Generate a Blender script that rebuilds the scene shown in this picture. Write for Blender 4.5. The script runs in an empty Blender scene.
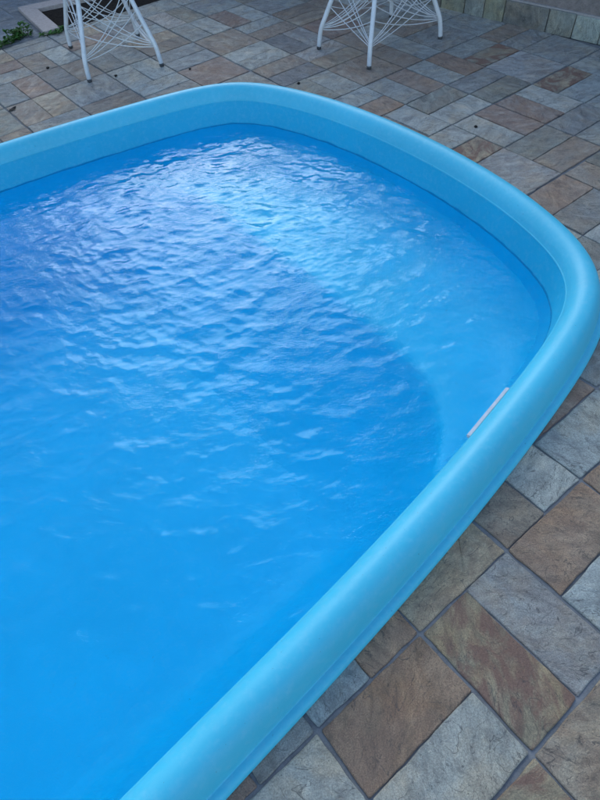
import bpy, bmesh, math, random
import numpy as np
from mathutils import Vector, Matrix

random.seed(7)
rng = np.random.default_rng(11)
scene = bpy.context.scene
col = scene.collection

# ------------------------------------------------------------------ camera
R = [[0.773683, -0.631203, -0.054754],
     [-0.520592, -0.584083, -0.622761],
     [0.361108, 0.510324, -0.780494]]           # rows: right, down, forward
CAM = Vector((-0.09879, -0.17919, 1.33509))
F = 573.03                                       # focal length in pixels of the 600x800 photo
cd = bpy.data.cameras.new('camera')
cam = bpy.data.objects.new('camera', cd)
col.objects.link(cam)
m = Matrix(((R[0][0], -R[1][0], -R[2][0], CAM.x),
            (R[0][1], -R[1][1], -R[2][1], CAM.y),
            (R[0][2], -R[1][2], -R[2][2], CAM.z),
            (0, 0, 0, 1)))
cam.matrix_world = m
cd.sensor_width = 36.0
cd.sensor_fit = 'AUTO'
cd.lens = F / 800 * 36.0
cd.clip_start = 0.02
cd.clip_end = 1000
scene.camera = cam

# ------------------------------------------------------------------ light
SUN_EL, SUN_AZ = math.radians(32), math.radians(-29)   # azimuth measured from +Y towards -X
world = bpy.data.worlds.new('World')
scene.world = world
world.use_nodes = True
wn = world.node_tree.nodes
wl = world.node_tree.links
sky = wn.new('ShaderNodeTexSky')
sky.sky_type = 'NISHITA'
sky.sun_disc = False
sky.sun_elevation = SUN_EL
sky.sun_rotation = -SUN_AZ
sky.air_density = 1.0
sky.dust_density = 0.7
sky.ozone_density = 1.0
bg = wn['Background']
bg.inputs['Strength'].default_value = 0.15
wl.new(sky.outputs[0], bg.inputs['Color'])
sd = bpy.data.lights.new('sun', 'SUN')
sd.energy = 0.5
sd.angle = math.radians(31)
sd.color = (0.78, 0.98, 1.0)
sun = bpy.data.objects.new('sun', sd)
col.objects.link(sun)
d = Vector((-math.sin(SUN_AZ) * math.cos(SUN_EL), math.cos(SUN_AZ) * math.cos(SUN_EL), math.sin(SUN_EL)))
sun.rotation_euler = d.to_track_quat('Z', 'Y').to_euler()
sun.location = (0, 0, 8)

scene.view_settings.view_transform = 'Standard'
scene.view_settings.look = 'None'
scene.view_settings.gamma = 1
scene.view_settings.exposure = 1.2
scene.view_settings.use_curve_mapping = False
scene.render.engine = 'CYCLES'
scene.cycles.use_denoising = True
scene.cycles.sample_clamp_indirect = 6
scene.cycles.max_bounces = 12
scene.cycles.transmission_bounces = 8
scene.cycles.diffuse_bounces = 8
scene.cycles.glossy_bounces = 3
scene.cycles.use_adaptive_sampling = True
scene.cycles.adaptive_threshold = .02


# ------------------------------------------------------------------ helpers
def tag(o, label=None, cat=None, group=None, kind=None):
    if label: o['label'] = label
    if cat: o['category'] = cat
    if group: o['group'] = group
    if kind: o['kind'] = kind
    return o


def new_obj(name, me, mat=None, parent=None, color=None):
    o = bpy.data.objects.new(name, me)
    col.objects.link(o)
    if mat and not me.materials:
        me.materials.append(mat)
    if parent: o.parent = parent
    if color: o.color = color
    return o


def empty(name, loc=(0, 0, 0)):
    o = bpy.data.objects.new(name, None)
    o.location = loc
    o.empty_display_size = 0.1
    col.objects.link(o)
    return o


def pydata(name, v, f, smooth=False):
    me = bpy.data.meshes.new(name)
    me.from_pydata([tuple(p) for p in v], [], [tuple(q) for q in f])
    if smooth:
        me.polygons.foreach_set('use_smooth', [True] * len(me.polygons))
    me.update()
    return me


def tube(pts, rad, n=10, cap=True):
    """verts, faces of a tube along pts; rad is a number or list"""
    pts = [Vector(p) for p in pts]
    if not hasattr(rad, '__len__'): rad = [rad] * len(pts)
    v, f = [], []
    t = (pts[1] - pts[0]).normalized()
    ref = Vector((0, 0, 1)) if abs(t.z) < .9 else Vector((1, 0, 0))
    a = t.cross(ref).normalized()
    for i, p in enumerate(pts):
        if i == 0: t = pts[1] - pts[0]
        elif i == len(pts) - 1: t = pts[-1] - pts[-2]
        else: t = pts[i + 1] - pts[i - 1]
        t.normalize()
        a = (a - t * a.dot(t)).normalized()
        b = t.cross(a)
        for k in range(n):
            w = 2 * math.pi * k / n
            v.append(p + (a * math.cos(w) + b * math.sin(w)) * rad[i])
    for i in range(len(pts) - 1):
        for k in range(n):
            f.append((i * n + k, i * n + (k + 1) % n, (i + 1) * n + (k + 1) % n, (i + 1) * n + k))
    if cap:
        f.append(tuple(range(n - 1, -1, -1)))
        f.append(tuple((len(pts) - 1) * n + k for k in range(n)))
    return v, f


def tube_obj(name, pts, rad, mat, parent=None, n=10):
    v, f = tube(pts, rad, n)
    return new_obj(name, pydata(name, v, f, True), mat, parent)


def catmull(P, n, closed=False):
    P = [Vector(p) for p in P]
    out = []
    m_ = len(P)
    for i in range(m_ if closed else m_ - 1):
        if closed: a, b, c, e = P[i - 1], P[i], P[(i + 1) % m_], P[(i + 2) % m_]
        else: a, b, c, e = P[max(i - 1, 0)], P[i], P[i + 1], P[min(i + 2, m_ - 1)]
        for k in range(n):
            t = k / n
            out.append(.5 * ((2 * b) + (c - a) * t + (2 * a - 5 * b + 4 * c - e) * t * t + (3 * b - a - 3 * c + e) * t ** 3))
    if not closed: out.append(P[-1])
    return out


def to_px(p):
    q = Vector(p) - CAM
    c = [sum(R[i][k] * q[k] for k in range(3)) for i in range(3)]
    if c[2] < .05: return None
    return 300 + F * c[0] / c[2], 400 + F * c[1] / c[2]


# ------------------------------------------------------------------ material helpers
class NT:
    def __init__(s, name):
        s.m = bpy.data.materials.new(name)
        s.m.use_nodes = True
        s.t = s.m.node_tree
        s.b = s.t.nodes['Principled BSDF']
        s.out = s.t.nodes['Material Output']

    def n(s, typ, **kw):
        o = s.t.nodes.new(typ)
        for k, v in kw.items():
            if k.startswith('i_'):
                key = k[2:]
                key = int(key) if key.isdigit() else key.replace('_', ' ')
                if isinstance(v, bpy.types.NodeSocket): s.t.links.new(v, o.inputs[key])
                else: o.inputs[key].default_value = v
            else: setattr(o, k, v)
        return o

    def link(s, a, b): s.t.links.new(a, b)

    def math(s, op, a, b=None, c=None, clamp=False):
        o = s.t.nodes.new('ShaderNodeMath')
        o.operation = op
        o.use_clamp = clamp
        for i, v in enumerate((a, b, c)):
            if v is None: continue
            if isinstance(v, bpy.types.NodeSocket): s.link(v, o.inputs[i])
            else: o.inputs[i].default_value = v
        return o.outputs[0]

    def noise(s, vec, scale, detail=4, rough=.55, dist=0.0):
        o = s.n('ShaderNodeTexNoise')
        o.inputs['Scale'].default_value = scale
        o.inputs['Detail'].default_value = detail
        o.inputs['Roughness'].default_value = rough
        o.inputs['Distortion'].default_value = dist
        if vec is not None: s.link(vec, o.inputs['Vector'])
        return o.outputs['Fac']

    def ramp(s, fac, a, b, lo=0.0, hi=1.0):
        o = s.n('ShaderNodeMapRange', clamp=True)
        s.link(fac, o.inputs['Value'])
        o.inputs['From Min'].default_value = a
        o.inputs['From Max'].default_value = b
        o.inputs['To Min'].default_value = lo
        o.inputs['To Max'].default_value = hi
        return o.outputs[0]

    def mix(s, fac, a, b, blend='MIX'):
        o = s.n('ShaderNodeMix', data_type='RGBA', blend_type=blend)
        for sock, v in ((o.inputs[0], fac), (o.inputs[6], a), (o.inputs[7], b)):
            if isinstance(v, bpy.types.NodeSocket): s.link(v, sock)
            elif isinstance(v, (int, float)): sock.default_value = v
            else: sock.default_value = (*v, 1) if len(v) == 3 else v
        return o.outputs[2]

    def bump(s, height, strength, distance, normal=None):
        o = s.n('ShaderNodeBump')
        o.inputs['Strength'].default_value = strength
        o.inputs['Distance'].default_value = distance
        s.link(height, o.inputs['Height'])
        if normal is not None: s.link(normal, o.inputs['Normal'])
        return o.outputs[0]

    def vscale(s, vec, sc):
        o = s.n('ShaderNodeVectorMath', operation='MULTIPLY')
        s.link(vec, o.inputs[0])
        o.inputs[1].default_value = sc
        return o.outputs[0]


def set_mat(nt, color=None, rough=.5, spec=.5, normal=None):
    if color is not None:
        if isinstance(color, bpy.types.NodeSocket): nt.link(color, nt.b.inputs['Base Color'])
        else: nt.b.inputs['Base Color'].default_value = (*color, 1)
    if isinstance(rough, bpy.types.NodeSocket): nt.link(rough, nt.b.inputs['Roughness'])
    else: nt.b.inputs['Roughness'].default_value = rough
    nt.b.inputs['Specular IOR Level'].default_value = spec
    if normal is not None: nt.link(normal, nt.b.inputs['Normal'])
    return nt.m


def mat_stone():
    t = NT('split_stone')
    oi = t.n('ShaderNodeObjectInfo')
    geo = t.n('ShaderNodeNewGeometry')
    rnd = oi.outputs['Random']
    # every stone samples its own piece of rock and its own grain direction
    off = t.n('ShaderNodeCombineXYZ')
    t.link(t.math('MULTIPLY', rnd, 97.0), off.inputs[0])
    t.link(t.math('MULTIPLY', rnd, 53.0), off.inputs[1])
    t.link(t.math('MULTIPLY', rnd, 31.0), off.inputs[2])
    add = t.n('ShaderNodeVectorMath', operation='ADD')
    t.link(geo.outputs['Position'], add.inputs[0])
    t.link(off.outputs[0], add.inputs[1])
    rot = t.n('ShaderNodeVectorRotate', rotation_type='Z_AXIS')
    t.link(add.outputs[0], rot.inputs['Vector'])
    t.link(t.math('MULTIPLY', rnd, 41.0), rot.inputs['Angle'])
    p = rot.outputs[0]
    ps = t.vscale(p, (1.0, 1.7, 1.0))                      # stretched: the split grain
    patch = t.noise(p, 8, 5, .6, .6)
    patch2 = t.noise(ps, 13, 7, .68, .9)
    mid = t.noise(ps, 60, 7, .75, .4)
    fine = t.noise(p, 330, 4, .75)
    pits = t.noise(ps, 110, 3, .6, .5)
    base = oi.outputs['Color']
    dark = t.mix(1.0, base, (.45, .46, .49), 'MULTIPLY')
    light = t.mix(1.0, base, (1.55, 1.54, 1.52), 'MULTIPLY')
    c = t.mix(t.ramp(patch2, .34, .66), dark, light)
    c = t.mix(t.ramp(mid, .38, .68, 0, .55), c, light)
    c = t.mix(t.ramp(fine, .36, .60, .65, 0), c, dark)
    c = t.mix(t.ramp(fine, .56, .72, 0, .35), c, light)
    warm = t.mix(1.0, c, (1.18, 1.0, .82), 'MULTIPLY')
    c = t.mix(t.ramp(patch, .45, .65, 0, .7), c, warm)
    # rust stains, more on the stones whose colour carries them (alpha)
    rust = t.mix(t.ramp(fine, .3, .7), (.20, .098, .066), (.32, .18, .125))
    rf = t.math('MULTIPLY', t.ramp(t.noise(ps, 7.5, 6, .6, 1.6), .42, .57, 0, .92), oi.outputs['Alpha'])
    c = t.mix(rf, c, rust)
    c = t.mix(t.ramp(pits, .66, .74, 0, .6), c, (.07, .066, .062))
    c = t.mix(t.ramp(t.noise(geo.outputs['Position'], 2.2, 3), .35, .7, 0, .25), c, (.12, .12, .125))
    # split layers: steps in height along wandering lines
    lay = t.math('MULTIPLY', t.noise(ps, 6, 4, .55, 1.2), 8.0)
    st = t.math('FLOOR', lay)
    fr = t.math('FRACT', lay)
    edge = t.ramp(fr, .0, .10, 1, 0)
    lf_ = t.ramp(t.noise(p, 5, 2), .44, .52)                # only here and there
    c = t.mix(t.math('MULTIPLY', t.math('MULTIPLY', edge, lf_), .75), c, (.075, .07, .068))
    h = t.math('ADD', t.math('MULTIPLY', t.math('MULTIPLY', st, lf_), .28), t.math('MULTIPLY', mid, .95))
    h = t.math('ADD', h, t.math('MULTIPLY', fine, .50))
    h = t.math('SUBTRACT', h, t.ramp(pits, .64, .74, 0, .3))
    nrm = t.bump(h, 1.0, .008)
    return set_mat(t, c, t.ramp(mid, .3, .7, .62, .85), .35, nrm)


def mat_grout():
    t = NT('grout')
    geo = t.n('ShaderNodeNewGeometry')
    p = geo.outputs['Position']
    a = t.noise(p, 25, 4, .6)
    b = t.noise(p, 300, 3, .6)
    c = t.mix(t.ramp(a, .3, .7), (.11, .112, .114), (.20, .202, .204))
    c = t.mix(t.ramp(b, .4, .7, 0, .5), c, (.24, .24, .235))
    return set_mat(t, c, .95, .2, t.bump(t.math('ADD', a, t.math('MULTIPLY', b, .4)), .7, .004))


def mat_gelcoat(name, base, rough):
    t = NT(name)
    geo = t.n('ShaderNodeNewGeometry')
    p = geo.outputs['Position']
    a = t.noise(p, 3.0, 4, .6)
    b = t.noise(p, 55, 5, .7)
    sp = t.noise(p, 420, 2, .5)
    c = t.mix(t.ramp(a, .3, .7), tuple(x * .94 for x in base), tuple(min(x * 1.05, .92) for x in base))
    chalk = tuple(min(x * .75 + .20, .9) for x in base)
    c = t.mix(t.ramp(b, .48, .76, 0, .25), c, chalk)
    c = t.mix(t.ramp(t.noise(p, 16, 6, .7, 1.5), .58, .70, 0, .13), c, chalk)
    c = t.mix(t.ramp(t.noise(p, 130, 2, .5), .73, .77, 0, .55), c, (.03, .13, .19))
    c = t.mix(t.ramp(sp, .74, .8, 0, .5), c, (.04, .12, .18))
    r = t.ramp(b, .3, .75, rough, rough + .15)
    return set_mat(t, c, r, .38, t.bump(t.math('ADD', a, t.math('MULTIPLY', sp, .02)), .15, .004))


def mat_water():
    t = NT('pool_water')
    geo = t.n('ShaderNodeNewGeometry')
    p = geo.outputs['Position']
    rot = t.n('ShaderNodeVectorRotate', rotation_type='Z_AXIS')
    t.link(p, rot.inputs['Vector'])
    rot.inputs['Angle'].default_value = math.radians(38)
    ps = t.vscale(rot.outputs[0], (1.0, 1.9, 1.0))
    n1 = t.noise(ps, 70, 2, .5, .8)
    msk = t.ramp(t.noise(p, 5, 4, .65), .42, .60, .2, 1)
    nrm = t.bump(t.math('MULTIPLY', n1, msk), .6, .0028)
    t.b.inputs['Base Color'].default_value = (.72, .94, 1, 1)
    t.b.inputs['Roughness'].default_value = .015
    t.b.inputs['IOR'].default_value = 1.27
    t.b.inputs['Specular Tint'].default_value = (.30, .82, 1.0, 1)
    t.b.inputs['Transmission Weight'].default_value = 1
    t.link(nrm, t.b.inputs['Normal'])
    va = t.n('ShaderNodeVolumeAbsorption')
    va.inputs['Color'].default_value = (.05, .80, .975, 1)
    va.inputs['Density'].default_value = .55
    t.link(va.outputs[0], t.out.inputs['Volume'])
    return t.m


def mat_noise(name, c1, c2, scale, rough=.8, bump=.3, dist=.004, spec=.3, fine=6.0):
    t = NT(name)
    geo = t.n('ShaderNodeNewGeometry')
    p = geo.outputs['Position']
    a = t.noise(p, scale, 6, .65, .4)
    b = t.noise(p, scale * fine, 4, .6)
    f = t.math('ADD', t.math('MULTIPLY', a, .65), t.math('MULTIPLY', b, .35))
    c = t.mix(t.ramp(f, .35, .65), c1, c2)
    return set_mat(t, c, rough, spec, t.bump(f, bump, dist))


def mat_leaf():
    t = NT('weed_leaf')
    geo = t.n('ShaderNodeNewGeometry')
    c = t.mix(geo.outputs['Random Per Island'], (.022, .075, .012), (.06, .15, .03))
    t.b.inputs['Subsurface Weight'].default_value = 0
    return set_mat(t, c, .65, .2)


M_stone = mat_stone()
M_grout = mat_grout()
M_gel = mat_gelcoat('faded_blue_gelcoat', (.052, .455, .61), .42)
M_basin = mat_gelcoat('blue_gelcoat', (.003, .62, .88), .35)
M_water = mat_water()
M_free = mat_gelcoat('shaded_blue_gelcoat', (.010, .39, .585), .5)  # same gelcoat above the waterline, with the wall's shade put into the colour
M_white = mat_noise('white_chair_paint', (.50, .52, .54), (.66, .67, .68), 30, .35, .1, .001, .5)
M_cord = mat_noise('white_plastic_cord', (.48, .49, .50), (.62, .63, .63), 60, .4, .1, .001, .5)
M_rubber = mat_noise('dark_rubber', (.04, .042, .045), (.10, .10, .10), 80, .7)
M_plastic = mat_noise('white_plastic', (.46, .48, .50), (.62, .64, .65), 40, .4, .15, .001, .5)
M_plaster = mat_noise('pink_grey_plaster', (.15, .13, .122), (.26, .225, .21), 26, .9, .9, .012, .2)
M_added_wall = mat_noise('added_wall_dark_grey', (.07, .09, .09), (.14, .17, .165), 12, .9, .6, .01, .2)  # for the added back wall; dark so the water mirrors less brightness
M_mortar = mat_noise('pale_mortar', (.26, .24, .23), (.36, .34, .33), 60, .9, .6, .006, .2)
M_kerbstone = mat_noise('pink_granite', (.33, .27, .24), (.46, .39, .35), 45, .8, .5, .004, .3)
M_soil = mat_noise('dark_soil', (.012, .010, .009), (.045, .035, .028), 40, .95, 1.0, .03, .1)
M_leaf = mat_leaf()
M_stem = mat_noise('weed_stem', (.05, .07, .025), (.09, .10, .04), 60, .7)
M_debris = mat_noise('dark_debris', (.006, .005, .004), (.02, .016, .013), 90, .8)

# ------------------------------------------------------------------ pool outline (line where the rolled rim meets the inner wall)
CX, CY = -0.75, 1.418
half = [(-.75, .12), (-.45, .137), (-.2, .157), (.1, .181), (.4, .211), (.7, .250), (1.0, .300), (1.2, .341), (1.353, .387), (1.45, .44),
        (1.515, .505), (1.557, .575), (1.605, .69), (1.66, .89), (1.698, 1.16)]
rightside = half + [(1.708, CY)] + [(x, 2 * CY - y) for x, y in reversed(half)]
loop = rightside + [(2 * CX - x, y) for x, y in reversed(rightside[1:-1])]
dense = np.array([[p.x, p.y] for p in catmull([(x, y, 0) for x, y in loop], 24, True)])
# resample evenly
seg = np.linalg.norm(np.roll(dense, -1, 0) - dense, axis=1)
s_ = np.concatenate([[0], np.cumsum(seg)])
NP = 420
tt = np.linspace(0, s_[-1], NP, endpoint=False)
dc = np.vstack([dense, dense[:1]])
OUT = np.stack([np.interp(tt, s_, dc[:, 0]), np.interp(tt, s_, dc[:, 1])], 1)
for _ in range(6):
    OUT = .5 * OUT + .25 * (np.roll(OUT, 1, 0) + np.roll(OUT, -1, 0))
tan = np.roll(OUT, -1, 0) - np.roll(OUT, 1, 0)
tan /= np.linalg.norm(tan, axis=1)[:, None]
NRM = np.stack([tan[:, 1], -tan[:, 0]], 1)        # outward (loop runs counter-clockwise)


def signed(p):
    """distance of p outside the outline (negative inside) and index of nearest outline point"""
    dd = OUT - np.asarray(p)[None]
    i = int(np.argmin((dd ** 2).sum(1)))
    return float(-(dd[i] @ NRM[i])), i


def loft(profile, rings=None):
    v, f = [], []
    for d_, z in profile:
        q = OUT + NRM * d_
        v += [(x, y, z) for x, y in q]
    for j in range(len(profile) - 1):
        for i in range(NP):
            k = (i + 1) % NP
            f.append((j * NP + i, j * NP + k, (j + 1) * NP + k, (j + 1) * NP + i))
    return v, f


ZW = -0.06      # water level

# ------------------------------------------------------------------ ground under the paving, with the opening for the pool
gv, gf = [], []
rings = [.03, .13, .6, 2.0, 6.0, 30.0, 250.0]
for d_ in rings:
    if d_ < 1: q = OUT + NRM * d_
    else:
        c0 = np.array([CX, CY])
        dirv = (OUT - c0) / np.linalg.norm(OUT - c0, axis=1)[:, None]
        q = OUT + dirv * d_
    gv += [(x, y, -.0055) for x, y in q]
for j in range(len(rings) - 1):
    for i in range(NP):
        k = (i + 1) % NP
        gf.append((j * NP + i, j * NP + k, (j + 1) * NP + k, (j + 1) * NP + i))
ground = tag(new_obj('ground', pydata('ground', gv, [tuple(reversed(q)) for q in gf]), M_grout), kind='structure')

# ------------------------------------------------------------------ paving stones
PAL = {  # base colour, rust amount
    'W': (0.524, 0.532, 0.460, .10), 'L': (0.442, 0.464, 0.415, .08), 'G': (0.337, 0.339, 0.302, .12), 'S': (0.455, 0.436, 0.385, .2),
    'T': (0.366, 0.295, 0.210, .3), 'B': (0.407, 0.274, 0.173, .3), 'R': (0.440, 0.348, 0.214, 1.0), 'Y': (0.472, 0.376, 0.244, .3),
    'N': (0.318, 0.312, 0.238, .2), 'P': (0.383, 0.278, 0.203, .5), 'D': (0.250, 0.238, 0.215, .1)}
BLK = {(-2, -2): 'W W', (-4, -2): 'V GL', (-2, 0): 'V PG', (0, -2): 'U WB', (2, -2): 'V RS', (0, 0): 'V LB', (2, 0): 'W Y',
       (4, -2): 'U LB', (6, -2): 'U TB', (4, 0): 'V TW', (6, 0): 'U LP', (8, 0): 'U GG', (0, -4): 'V YR', (2, -4): 'W T', (4, -4): 'U GT',
       (12, 4): 'U GB', (14, 4): 'V TN', (12, 2): 'U LL', (10, 2): 'U LG', (14, 2): 'V LT',
       (12, 6): 'W S', (14, 6): 'U TN', (12, 8): 'U RL', (14, 8): 'V WP', (12, 10): 'V TL', (14, 10): 'U WN', (12, 12): 'U BL', (14, 12): 'V LB',
       (16, 12): 'V WB', (18, 12): 'U RL', (16, 10): 'U NG', (18, 10): 'W S', (16, 8): 'V PW', (18, 8): 'U LR', (16, 6): 'U LG', (18, 6): 'V LB',
       (20, 10): 'W G', (20, 12): 'U GT', (20, 8): 'V LG', (12, 14): 'V NL', (14, 14): 'W T', (16, 4): 'U GL'}
U = .15
paving = empty('paving', (0, 0, 0))
tag(paving, 'terrace paving of mixed grey, white and rusty brown split stone rectangles around the pool', 'paving', kind='structure')


def stone_outline(u0, v0, u1, v1, r):
    """wavy rectangle, corner points and points along the sides, in metres"""
    def gap(c, mod, ofs): return .0048 if (c - ofs) % mod == 0 else (.0031 if c % 2 == 0 else .0022)
    x0 = u0 * U + gap(u0, 4, 0); x1 = u1 * U - gap(u1, 4, 0)
    y0 = v0 * U + gap(v0, 4, 2); y1 = v1 * U - gap(v1, 4, 2)
    j = lambda s=.0022: r.uniform(-s, s)
    c = [(x0 + j(), y0 + j()), (x1 + j(), y0 + j()), (x1 + j(), y1 + j()), (x0 + j(), y1 + j())]
    pts = []
    for i in range(4):
        a, b = c[i], c[(i + 1) % 4]
        L = math.hypot(b[0] - a[0], b[1] - a[1])
        n = max(4, int(L / .022))
        nx, ny = -(b[1] - a[1]) / L, (b[0] - a[0]) / L
        wob = 0.0
        for k in range(n):
            t = k / n
            wob = .55 * wob + r.uniform(-.0016, .0016)
            if k == 0:                       # clipped corner
                pts.append((a[0] + (b[0] - a[0]) / L * .0025, a[1] + (b[1] - a[1]) / L * .0025))
            else:
                pts.append((a[0] + (b[0] - a[0]) * t + nx * wob, a[1] + (b[1] - a[1]) * t + ny * wob))
        pts.append((b[0] - (b[0] - a[0]) / L * .0025, b[1] - (b[1] - a[1]) / L * .0025))
    return pts


def stone_mesh(pts, top, tilt, r):
    cx = sum(p[0] for p in pts) / len(pts); cy = sum(p[1] for p in pts) / len(pts)
    # stay out of the pool basin: points inside are moved to just under the rim
    q = []
    for p in pts:
        s, i = signed(p)
        if s < .07:
            o = OUT[i] + NRM[i] * .07
            p = (o[0], o[1])
        if not q or math.hypot(p[0] - q[-1][0], p[1] - q[-1][1]) > .0015: q.append(p)
    if math.hypot(q[0][0] - q[-1][0], q[0][1] - q[-1][1]) < .0015: q.pop()
    n = len(q)
    area = .5 * sum(q[i][0] * q[(i + 1) % n][1] - q[(i + 1) % n][0] * q[i][1] for i in range(n))
    if n < 4 or area < .0012: return None
    v = []
    zt = lambda x, y: top + tilt[0] * (x - cx) + tilt[1] * (y - cy)
    def inset(dist, dz):
        for i in range(n):
            a, b, c = q[i - 1], q[i], q[(i + 1) % n]
            tx, ty = c[0] - a[0], c[1] - a[1]
            L = math.hypot(tx, ty) or 1
            x, y = b[0] - ty / L * dist, b[1] + tx / L * dist
            v.append((x, y, (zt(x, y) + dz) if dz is not None else -.014))
    inset(-.0012, None)
    inset(0, -.0018)
    inset(.0024, 0)
    f = []
    for jn in range(2):
        for i in range(n):
            k = (i + 1) % n
            f.append((jn * n + i, jn * n + k, (jn + 1) * n + k, (jn + 1) * n + i))
    f.append(tuple(2 * n + i for i in range(n)))
    return v, f


stones = []
for bu in range(-10, 24, 2):
    for bv in range(-10, 28, 2):
        r = random.Random(bu * 131 + bv * 7 + 5)
        spec = BLK.get((bu, bv))
        if spec is None:
            k = r.choice('UUVVUVW')
            far = bv > 13 or bu > 15
            bag = 'GGLLLTTBPNDSWGLYT' if far else 'GGLLTTBPNWSYR'
            spec = k + ' ' + r.choice(bag) + r.choice(bag)
        k, cs = spec.split()
        vt = 27.5 if bv == 26 else bv + 2
        if k == 'W': rects = [(bu, bv, bu + 2, vt, cs[0])]
        elif k == 'U': rects = [(bu, bv, bu + 2, bv + 1, cs[0]), (bu, bv + 1, bu + 2, vt, cs[1])]
        else: rects = [(bu, bv, bu + 1, vt, cs[0]), (bu + 1, bv, bu + 2, vt, cs[1])]
        for a in rects:
            stones.append((a, r))
items = []
for (u0, v0, u1, v1, c), r in stones:
    mx, my = (u0 + u1) / 2 * U, (v0 + v1) / 2 * U
    if mx > 3.42: continue
    if max(signed((x * U, y * U))[0] for x in (u0, u1) for y in (v0, v1)) < .075: continue
    mm = stone_mesh(stone_outline(u0, v0, u1, v1, r), r.uniform(-.0012, .0012), (r.uniform(-.006, .006), r.uniform(-.006, .006)), r)
    if mm is None: continue
    px = to_px((mx, my, 0))
    vis = px is not None and -70 < px[0] < 680 and -50 < px[1] < 1150
    items.append((vis, mm, c, r, u0 > 11 or v0 > 13))
rest_v, rest_f = [], []
for vis, (v, f), c, r, away in items:
    if vis:
        b = PAL[c]
        if away:                 # the stones of the back terrace come from a more even batch
            b = tuple(x * .68 + y * .32 for x, y in zip(b[:3], (.33, .325, .315))) + (b[3],)
        k = r.uniform(.88, 1.1)
        w = r.uniform(-.03, .03)
        o = new_obj('stone', pydata('stone', v, f), M_stone, paving, (b[0] * k * (1 + w), b[1] * k, b[2] * k * (1 - w), b[3]))
    else:
        n0 = len(rest_v)
        rest_v += v
        rest_f += [tuple(i + n0 for i in q) for q in f]
o = new_obj('outlying_stones', pydata('outlying_stones', rest_v, rest_f), M_stone, paving, (.31, .30, .285, .2))
o['kind'] = 'stuff'

# ------------------------------------------------------------------ the pool
pool = empty('swimming_pool', (CX, CY, 0))
tag(pool, 'light blue fibreglass swimming pool with rolled rim set into the stone terrace', 'pool')


def under(o):       # parent keeping world coordinates
    o.parent = pool
    o.matrix_parent_inverse = Matrix.Translation(pool.location).inverted()
    return o


prof = [(.124, -.03), (.130, -.006), (.1315, .005), (.1295, .0135), (.1235, .0195), (.1165, .0218), (.1105, .0215), (.1080, .0225)]
# the roll: from the groove at the flange over the crest down to the inner edge
ctrl = [(.1080, .0225), (.1070, .034), (.1015, .058), (.0915, .082), (.077, .098), (.057, .1045), (.038, .1015), (.021, .090), (.009, .072), (.003, .055), (.001, .048)]
prof += [(p.x, p.y) for p in catmull([(a, b, 0) for a, b in ctrl], 3)][1:]
prof += [(-.0015, .0465), (-.0022, .0440), (-.0012, .0415)]
v, f = loft(prof)
rim = under(new_obj('rim', pydata('rim', v, f, True), M_gel))
v, f = loft([(-.0010, .0418), (-.004, .02), (-.010, -.02), (-.0160, -.062), (-.0175, -.072)])
under(new_obj('freeboard', pydata('freeboard', v, f, True), M_free))
wall_prof = [(-.0172, -.0722), (-.022, -.10), (-.032, -.15), (-.10, -.4), (-.13, -.5), (-.155, -.555), (-.19, -.605), (-.23, -.632), (-.27, -.640), (-.30, -.641), (-.31, -.6412)]
v, f = loft(wall_prof)
n0 = (len(wall_prof) - 1) * NP
f = f + [tuple(n0 + i for i in range(NP))]
basin = under(new_obj('basin', pydata('basin', v, f, True), M_basin))
basin.data.polygons[len(f) - 1].use_smooth = False

# bench moulded across the end of the pool
BZ = -.27
v, f = [], []
ny_ = 110
ys = np.linspace(CY - 1.2, CY + 1.2, ny_)
right = OUT[OUT[:, 0] > .3]
def wall_x(y):
    best = 0
    for i in range(NP):
        a, b = OUT[i], OUT[(i + 1) % NP]
        if a[0] > .2 and (a[1] - y) * (b[1] - y) <= 0 and abs(a[1] - b[1]) > 1e-9:
            t = (y - a[1]) / (b[1] - a[1]); best = max(best, a[0] + t * (b[0] - a[0]))
    return best
prof_b = [(0, 0), (.018, -.003), (.036, -.012), (.055, -.03), (.085, -.07), (.25, -.24), (.37, -.307), (.45, -.343), (.54, -.366), (.66, -.380), (.85, -.39)]
for y in ys:
    dy = abs(y - CY)
    xe = 1.085 - .25 * (dy / 1.05) ** 6
    xw = max(wall_x(y), xe + .02)
    for k in range(9):
        q = (k / 8) ** 1.6
        s_w = (xw - xe) * q
        v.append((xw + (xe - xw) * q, y, BZ + .16 * max(0, 1 - s_w / .26) ** 2.2))
    for dx, dz in prof_b[1:]:
        v.append((xe - dx, y, BZ + dz))
m_ = 9 + len(prof_b) - 1
for i in range(ny_ - 1):
    for k in range(m_ - 1):
        f.append((i * m_ + k, (i + 1) * m_ + k, (i + 1) * m_ + k + 1, i * m_ + k + 1))
bench = under(new_obj('bench', pydata('bench', v, f, True), M_basin))

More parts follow.
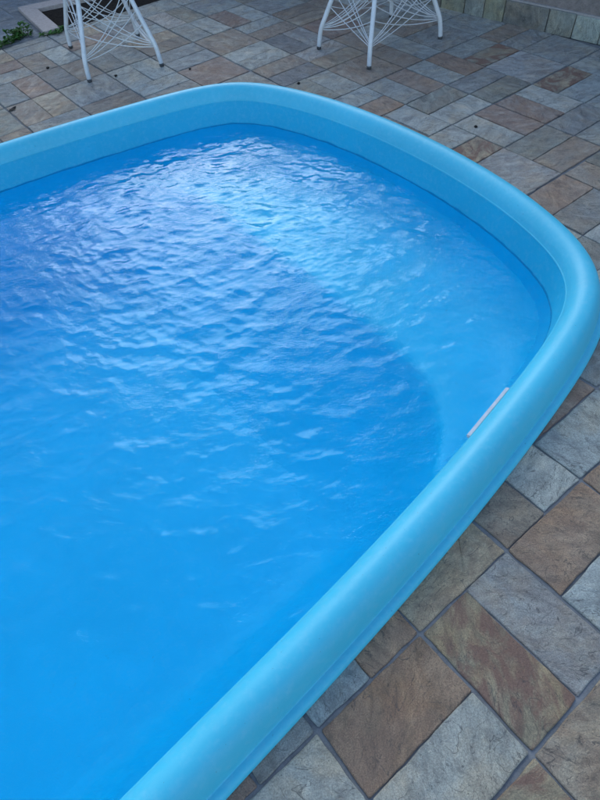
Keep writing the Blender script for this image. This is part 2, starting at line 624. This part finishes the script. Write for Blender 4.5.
# white plastic skimmer plate on the inner wall, beside the terrace
def skimmer():
    bm = bmesh.new()
    s0, i0 = signed((.90, .285))
    c = Vector((*OUT[i0], 0)); nrm = Vector((*-NRM[i0], 0)); tg = Vector((tan[i0][0], tan[i0][1], 0))
    def box(l, dep, z0, z1, off=0, al=0):
        vs = []
        for a in (-1, 1):
            for b in (0, 1):
                for zc in (z0, z1):
                    vs.append(bm.verts.new(c + tg * (a * l / 2 + al) + nrm * (off + b * dep) + Vector((0, 0, zc))))
        for q in ((0, 1, 3, 2), (4, 6, 7, 5), (0, 4, 5, 1), (2, 3, 7, 6), (1, 5, 7, 3), (0, 2, 6, 4)):
            bm.faces.new([vs[i] for i in q])
    box(.225, .013, .002, .013, .0075)          # front lip
    box(.235, .006, -.004, .006, -.001)         # back flange against the wall
    for a in range(9):
        box(.021, .003, -.006, .004, .0048, -.1 + a * .025)   # ribs of the grille between them
    box(.225, .006, -.17, -.002, .0085)         # face plate
    bmesh.ops.recalc_face_normals(bm, faces=bm.faces)
    bmesh.ops.bevel(bm, geom=bm.edges[:], offset=.003, segments=2, affect='EDGES')
    me = bpy.data.meshes.new('skimmer_plate')
    bm.to_mesh(me)
    bm.free()
    return me


sk = under(new_obj('skimmer_plate', skimmer(), M_plastic))
sk['label'] = 'white plastic plate at the inner edge of the rim'

# ------------------------------------------------------------------ water
STEP = .0048
xs = np.concatenate([np.arange(2 * CX - 1.76, -.7, .03), np.arange(-.7, 1.76, STEP)])
ys = np.arange(.08, 2.78, STEP)
X, Y = np.meshgrid(xs, ys, indexing='ij')
D = np.empty_like(X); I = np.empty(X.shape, int)
for i in range(X.shape[0]):
    dx = X[i][:, None] - OUT[None, :, 0]; dy = Y[i][:, None] - OUT[None, :, 1]
    k = np.argmin(dx * dx + dy * dy, 1)
    I[i] = k
    a = np.arange(len(k))
    D[i] = dx[a, k] * NRM[k, 0] + dy[a, k] * NRM[k, 1]
KEEP = -.004
outm = D > KEEP
X = np.where(outm, OUT[I, 0] + NRM[I, 0] * KEEP, X)
Y = np.where(outm, OUT[I, 1] + NRM[I, 1] * KEEP, Y)
Z = np.zeros_like(X)
HX = np.zeros_like(X)
HY = np.zeros_like(X)
main = math.atan2(.77, .63)
calm = np.clip(.62 + .50 * ((X * .36 + Y * .51) - .25) / .8, 1.0, 1.12)      # the lee side under the near rim is calmer
for kx in range(140):
    lam = .018 * (0.17 / .018) ** (rng.random() ** .9)
    th = main + rng.normal(0, .60)
    k_ = 2 * math.pi / lam
    amp = .0175 / k_
    a = k_ * (X * math.cos(th) + Y * math.sin(th)) + rng.random() * 2 * math.pi
    # slow patches: each wave train comes and goes
    e1 = .5 + .5 * np.sin(2 * math.pi * (X * rng.normal(0, .9) + Y * rng.normal(0, .9)) + rng.random() * 6.28)
    e1 = e1 * calm * amp
    Z += e1 * np.sin(a)
    HX += e1 * math.cos(th) * np.cos(a)
    HY += e1 * math.sin(th) * np.cos(a)
inner = np.clip(-D / .05, 0, 1)
X = X + 1.5 * HX * inner          # crests drawn together, troughs flattened
Y = Y + 1.5 * HY * inner
Z = ZW + Z
bm = bmesh.new()
vg = {}
nx, nyy = X.shape
for i in range(nx - 1):
    for j in range(nyy - 1):
        if outm[i, j] and outm[i + 1, j] and outm[i, j + 1] and outm[i + 1, j + 1]: continue
        q = []
        for a, b in ((i, j), (i + 1, j), (i + 1, j + 1), (i, j + 1)):
            if (a, b) not in vg: vg[(a, b)] = bm.verts.new((X[a, b], Y[a, b], Z[a, b]))
            q.append(vg[(a, b)])
        fc = bm.faces.new(q)
        fc.smooth = True
be = [e for e in bm.edges if e.is_boundary]
ex = bmesh.ops.extrude_edge_only(bm, edges=be)
nv = [g for g in ex['geom'] if isinstance(g, bmesh.types.BMVert)]
for q in nv: q.co.z = -1.0
ne = [g for g in ex['geom'] if isinstance(g, bmesh.types.BMEdge) and g.is_boundary]
bmesh.ops.edgeloop_fill(bm, edges=ne)
bmesh.ops.recalc_face_normals(bm, faces=bm.faces)
me = bpy.data.meshes.new('water')
bm.to_mesh(me)
bm.free()
water = tag(new_obj('water', me, M_water), kind='structure')


# ------------------------------------------------------------------ stone skirting and plastered wall on the right, plus an added unseen back wall
A = Vector((3.203, 2.575, 0)); B = Vector((3.346, 1.537, 0))
wd = (A - B).normalized()                    # towards the back
wnrm = Vector((wd.y, -wd.x, 0))              # away from the pool
wall_t = empty('garden_wall', B)
tag(wall_t, 'pink grey rough plastered wall with a stone tile skirting behind the right chair', 'wall')


def prism(name, pts, z0, z1, mat, parent=None, bev=0.0):
    bm = bmesh.new()
    lo = [bm.verts.new((p[0], p[1], z0)) for p in pts]
    hi = [bm.verts.new((p[0], p[1], z1)) for p in pts]
    n = len(pts)
    bm.faces.new(list(reversed(lo))); bm.faces.new(hi)
    for i in range(n): bm.faces.new((lo[i], lo[(i + 1) % n], hi[(i + 1) % n], hi[i]))
    bmesh.ops.recalc_face_normals(bm, faces=bm.faces)
    if bev: bmesh.ops.bevel(bm, geom=bm.edges[:], offset=bev, segments=1, affect='EDGES')
    me = bpy.data.meshes.new(name)
    bm.to_mesh(me); bm.free()
    o = new_obj(name, me, mat)
    if parent is not None:
        o.parent = parent
        o.matrix_parent_inverse = Matrix.Translation(parent.location).inverted()
    return o


def along(s, off): p = B + wd * s + wnrm * off; return (p.x, p.y)


WH = 1.3
prism('plaster_wall', [along(-6, .014), along(9, .014), along(9, .2), along(-6, .2)], -.02, WH, M_plaster, wall_t)
prism('plaster_wall', [(-4.0, 6.1), (2.6, 6.1), (2.6, 6.3), (-4.0, 6.3)], -.02, 1.4, M_added_wall, wall_t)  # added out-of-view wall, blocks the bright low sky reflected in the water
prism('mortar_fillet', [along(-6, .003), along(9, .003), along(9, .016), along(-6, .016)], .0, .121, M_mortar, wall_t)
# measured joints first, then a regular run
jl = [(-.60, 'G'), (-.29, 'L'), (.012, 'L'), (.168, 'G'), (.325, 'D'), (.60, 'N'), (.735, 'G'), (.87, 'N'), (1.04, 'D'), (1.33, 'G'), (1.63, 'D'), (1.9, 'G'), (2.2, 'N'), (2.5, 'G')]
for (a, c), (b, _) in zip(jl[:-1], jl[1:]):
    r = random.Random(int(a * 1000))
    o = prism('skirting_tile', [along(a + .003, -.010), along(b - .003, -.010), along(b - .003, .0035), along(a + .003, .0035)], -.002, .112 + r.uniform(-.004, .004), M_stone, wall_t, .002)
    bcol = PAL[c]
    o.color = (bcol[0] * .9, bcol[1] * .95, bcol[2] * .93, bcol[3] * .4)

# ------------------------------------------------------------------ planting bed, kerb and slabs at the back left
BY = 4.130       # back edge of the stone rows
soil = prism('soil_bed', [(1.305, BY), (4.2, BY), (4.2, 4.36), (2.4, 4.36), (1.348, 4.595)], -.03, -.004, M_soil)
tag(soil, 'sunken bed of bare dark soil behind the left chair', 'soil bed')
kerb = empty('bed_kerb', (1.25, 4.4, 0))
tag(kerb, 'pale pink granite kerb framing the corner of the soil bed', 'kerb')
prism('kerb_arm', [(1.19, BY + .004), (1.303, BY + .004), (1.345, 4.60), (1.257, 4.745)], -.03, .020, M_kerbstone, kerb, .003)
prism('kerb_arm', [(1.2595, 4.746), (1.3475, 4.601), (2.4, 4.362), (4.2, 4.362), (4.2, 4.47), (2.4, 4.47)], -.03, .020, M_kerbstone, kerb, .003)
slabs = empty('slab_path', (0, 4.4, 0))
tag(slabs, 'large dark grey slate slabs of the path beyond the paving', 'path', kind='structure')
for ix, x in enumerate(np.arange(-2.4, 1.1, .6)):
    for iy, (y0, y1) in enumerate(((BY + .03, 4.62), (4.63, 5.2), (5.21, 5.8))):
        r = random.Random(ix * 9 + iy)
        o = prism('slab', [(x + .004, y0), (min(x + .596, 1.185), y0), (min(x + .596, 1.185), y1), (x + .004, y1)], -.012, -.002 + r.uniform(-.001, .001), M_stone, slabs, .003)
        g = r.uniform(.9, 1.1)
        o.color = (.25 * g, .27 * g, .285 * g, .05)
for ix in range(3):
    x = 1.19 + ix * .9
    o = prism('slab', [(x + .004, 4.76), (x + .896, 4.76), (x + .896, 5.6), (x + .004, 5.6)], -.012, -.002, M_stone, slabs, .003)
    o.color = (.25, .27, .285, .05)


# ------------------------------------------------------------------ weed growing at the edge of the paving
def weed(name, cx, cy, rx, ry, h, nst, label, seed, group):
    r = random.Random(seed)
    t = empty(name, (cx, cy, 0))
    tag(t, label, 'weed', group)
    sv, sf, lv, lf = [], [], [], []
    for s in range(nst):
        bx, by = r.uniform(-rx, rx), r.uniform(-ry, ry)
        tx, ty = bx + r.uniform(-.06, .06), by + r.uniform(-.06, .04)
        hh = h * r.uniform(.45, 1.0) * (1 - .5 * abs(bx) / rx)
        pts = [Vector((bx, by, -.01)), Vector((bx * .6 + tx * .4, by * .6 + ty * .4, hh * .5)), Vector((tx, ty, hh))]
        pts = catmull(pts, 3)
        v, f = tube(pts, [.0022, .002, .0018, .0016, .0014, .0012, .001][:len(pts)], 4)
        n0 = len(sv); sv += v; sf += [tuple(i + n0 for i in q) for q in f]
        for k in range(11):
            tpar = r.uniform(.15, 1.0)
            p = pts[min(int(tpar * (len(pts) - 1)), len(pts) - 1)]
            a = r.uniform(0, 6.283)
            el = r.uniform(-.25, .8)
            dr = Vector((math.cos(a) * math.cos(el), math.sin(a) * math.cos(el), math.sin(el)))
            sd_ = dr.cross(Vector((0, 0, 1))).normalized()
            L = r.uniform(.020, .038); w = L * r.uniform(.26, .38)
            up = sd_.cross(dr)
            n0 = len(lv)
            for u, ww, b in ((0, .12, 0), (.35, 1, .10), (.7, .8, .06), (1, .05, -.08)):
                c = p + dr * (L * u) + up * (L * b)
                lv += [c - sd_ * w * ww, c + up * (-.08 * L), c + sd_ * w * ww]
            for q in range(3):
                for e in range(2):
                    lf.append((n0 + q * 3 + e, n0 + q * 3 + e + 1, n0 + q * 3 + e + 4, n0 + q * 3 + e + 3))
    new_obj('stem', pydata('stem', sv, sf, True), M_stem, t)['kind'] = 'stuff'
    new_obj('foliage', pydata('foliage', lv, lf), M_leaf, t)['kind'] = 'stuff'


weed('weed', .92, 4.19, .13, .03, .045, 14, 'low green leafy weed at the left edge of the frame by the paving', 3, 'weeds along the paving edge')
weed('weed', 1.06, 4.24, .075, .03, .085, 15, 'tallest green leafy weed between the paving and the pale kerb', 5, 'weeds along the paving edge')
weed('weed', 1.24, 4.12, .07, .012, .022, 7, 'small sparse weed at the foot of the kerb end', 8, 'weeds along the paving edge')


# ------------------------------------------------------------------ chairs
def chair(feet, label, seed):
    feet = [Vector((*p, 0)) for p in feet]           # in order around the chair
    c = sum(feet, Vector()) / 4
    t = empty('wire_chair', c)
    tag(t, label, 'chair', 'white wire chairs on the terrace')
    loc = [p - c for p in feet]
    legs = []
    r = random.Random(seed)
    for p in loc:
        inn = -p.normalized()
        path = [p + Vector((0, 0, .012)), p + inn * .014 + Vector((0, 0, .10)), p + inn * .045 + Vector((0, 0, .17)), p + inn * .10 + Vector((0, 0, .29)),
                p + inn * .125 + Vector((0, 0, .36)), p + inn * .12 + Vector((0, 0, .44))]
        pts = catmull(path, 5)
        legs.append(pts)
        lg = tube_obj('leg', pts, .0125, M_white, t, 12)
        tube_obj('foot_cap', [p + Vector((0, 0, .001)), p + Vector((0, 0, .010)), p + Vector((0, 0, .015)) + inn * .001], [.0124, .0134, .0130], M_rubber, lg, 12)

    def at(i, z):
        L = legs[i]
        for a, b in zip(L[:-1], L[1:]):
            if a.z <= z <= b.z: return a.lerp(b, (z - a.z) / (b.z - a.z))
        return L[-1].copy()
    # web of cords between neighbouring legs: from low on one to high on the next
    for i in range(4):
        j = (i + 1) % 4
        for a, b in ((i, j), (j, i)):
            for k in range(4):
                z0 = .100 + .006 * k
                z1 = .21 + .062 * k
                p0, p1 = at(a, z0), at(b, min(z1, .43))
                mid = (p0 + p1) / 2
                mid = mid + Vector((-mid.x, -mid.y, 0)) * .16 + Vector((0, 0, -.052 - .012 * k + r.uniform(-.010, .010)))
                pts = []
                for s in range(15):
                    q = s / 14
                    pts.append(p0 * (1 - q) ** 2 + mid * 2 * q * (1 - q) + p1 * q * q)
                tube_obj('cord', pts, .0026, M_cord, t, 5)
    # seat frame, seat cords and back, above the picture
    top = [L[-1] for L in legs]
    e0 = (top[1] - top[0]); e1 = (top[3] - top[0])
    sc = sum(top, Vector()) / 4
    ring = []
    for k in range(33):
        w = 2 * math.pi * k / 32
        cx, sx = math.cos(w), math.sin(w)
        pw = lambda a: math.copysign(abs(a) ** .6, a)
        ring.append(sc + e0 * .56 * pw(cx) + e1 * .56 * pw(sx))
    tube_obj('seat_frame', ring, .011, M_white, t, 10)
    for k in range(1, 16):
        a, b = ring[k], ring[32 - k]
        mid = (a + b) / 2 + Vector((0, 0, -.03))
        tube_obj('cord', [a, a.lerp(mid, .5) + Vector((0, 0, -.007)), mid, b.lerp(mid, .5) + Vector((0, 0, -.007)), b], .0033, M_cord, t, 5)
    bx = [sc + e1 * .54 + e0 * s for s in (-.46, .46)]
    o_ = e1.normalized()
    hoop = catmull([bx[0], bx[0] + o_ * .05 + Vector((0, 0, .2)), bx[0] + e0 * .1 + o_ * .12 + Vector((0, 0, .40)), (bx[0] + bx[1]) / 2 + o_ * .14 + Vector((0, 0, .47)),
                    bx[1] - e0 * .1 + o_ * .12 + Vector((0, 0, .40)), bx[1] + o_ * .05 + Vector((0, 0, .2)), bx[1]], 5)
    tube_obj('back_frame', hoop, .011, M_white, t, 10)
    nh = len(hoop)
    for k in range(2, nh // 2):
        tube_obj('cord', [hoop[k], (hoop[k] + hoop[nh - 1 - k]) / 2 + o_ * .02, hoop[nh - 1 - k]], .0033, M_cord, t, 5)
    return t


chair([(1.081, 3.251), (1.480, 3.132), (1.611, 3.651), (1.221, 3.802)], 'white wire chair with corded legs in front of the soil bed', 1)
chair([(2.251, 2.642), (2.260, 2.232), (2.821, 2.228), (2.879, 2.686)], 'white wire chair with corded legs standing near the plastered wall', 2)

# ------------------------------------------------------------------ small dark debris on the stones
def debris(x, y, s, label, seed, name='berry', cat='berry'):
    r = random.Random(seed)
    bm = bmesh.new()
    bmesh.ops.create_icosphere(bm, subdivisions=2, radius=s)
    for q in bm.verts:
        q.co *= r.uniform(.8, 1.2)
        q.co.z = q.co.z * .6 + s * .5
    me = bpy.data.meshes.new(name)
    bm.to_mesh(me); bm.free()
    o = new_obj(name, me, M_debris)
    o.location = (x, y, 0)
    tag(o, label, cat, 'dark fallen bits on the paving')


def ray(x, y, z=0):
    dv = [R[0][k] * (x - 300) / F + R[1][k] * (y - 400) / F + R[2][k] for k in range(3)]
    t = (z - CAM.z) / dv[2]
    return CAM.x + dv[0] * t, CAM.y + dv[1] * t


debris(*ray(298.5, 84), .0085, 'small black berry just behind the rounded back corner of the pool', 1)
debris(*ray(475.5, 127.5), .0085, 'small black berry on the pale stone right of the pool end', 2)
debris(*ray(48, 68.5), .009, 'small black berry between the left chair and the left edge', 3)
debris(*ray(116, 76.5), .009, 'small black berry between the front feet of the left chair', 4)
debris(*ray(190, 69.5), .007, 'small black berry right of the left chair', 5)


def dead_leaf(x, y, s, ang, label):
    v = []
    for u, w, z in ((-1, 0, .2), (-.5, .35, .5), (0, .5, .3), (.5, .4, .6), (1, 0, .9), (.5, -.3, .2), (0, -.45, .6), (-.5, -.3, .15)):
        v.append((u * s, w * s, z * s * .4 + .002))
    v += [(a, b, c_ - .0012) for a, b, c_ in v]
    v += [(0, 0, .10 * s + .003), (0, 0, .10 * s + .0018)]
    f = []
    for i in range(8):
        k = (i + 1) % 8
        f += [(i, k, 16), (8 + k, 8 + i, 17), (i, 8 + i, 8 + k, k)]
    o = new_obj('dead_leaf', pydata('dead_leaf', v, f), M_debris)
    o.location = (x, y, 0); o.rotation_euler.z = ang
    tag(o, label, 'leaf', 'dark fallen bits on the paving')


dead_leaf(*ray(13, 110), .026, .3, 'crumpled dark leaf on the joint near the left edge of the paving')
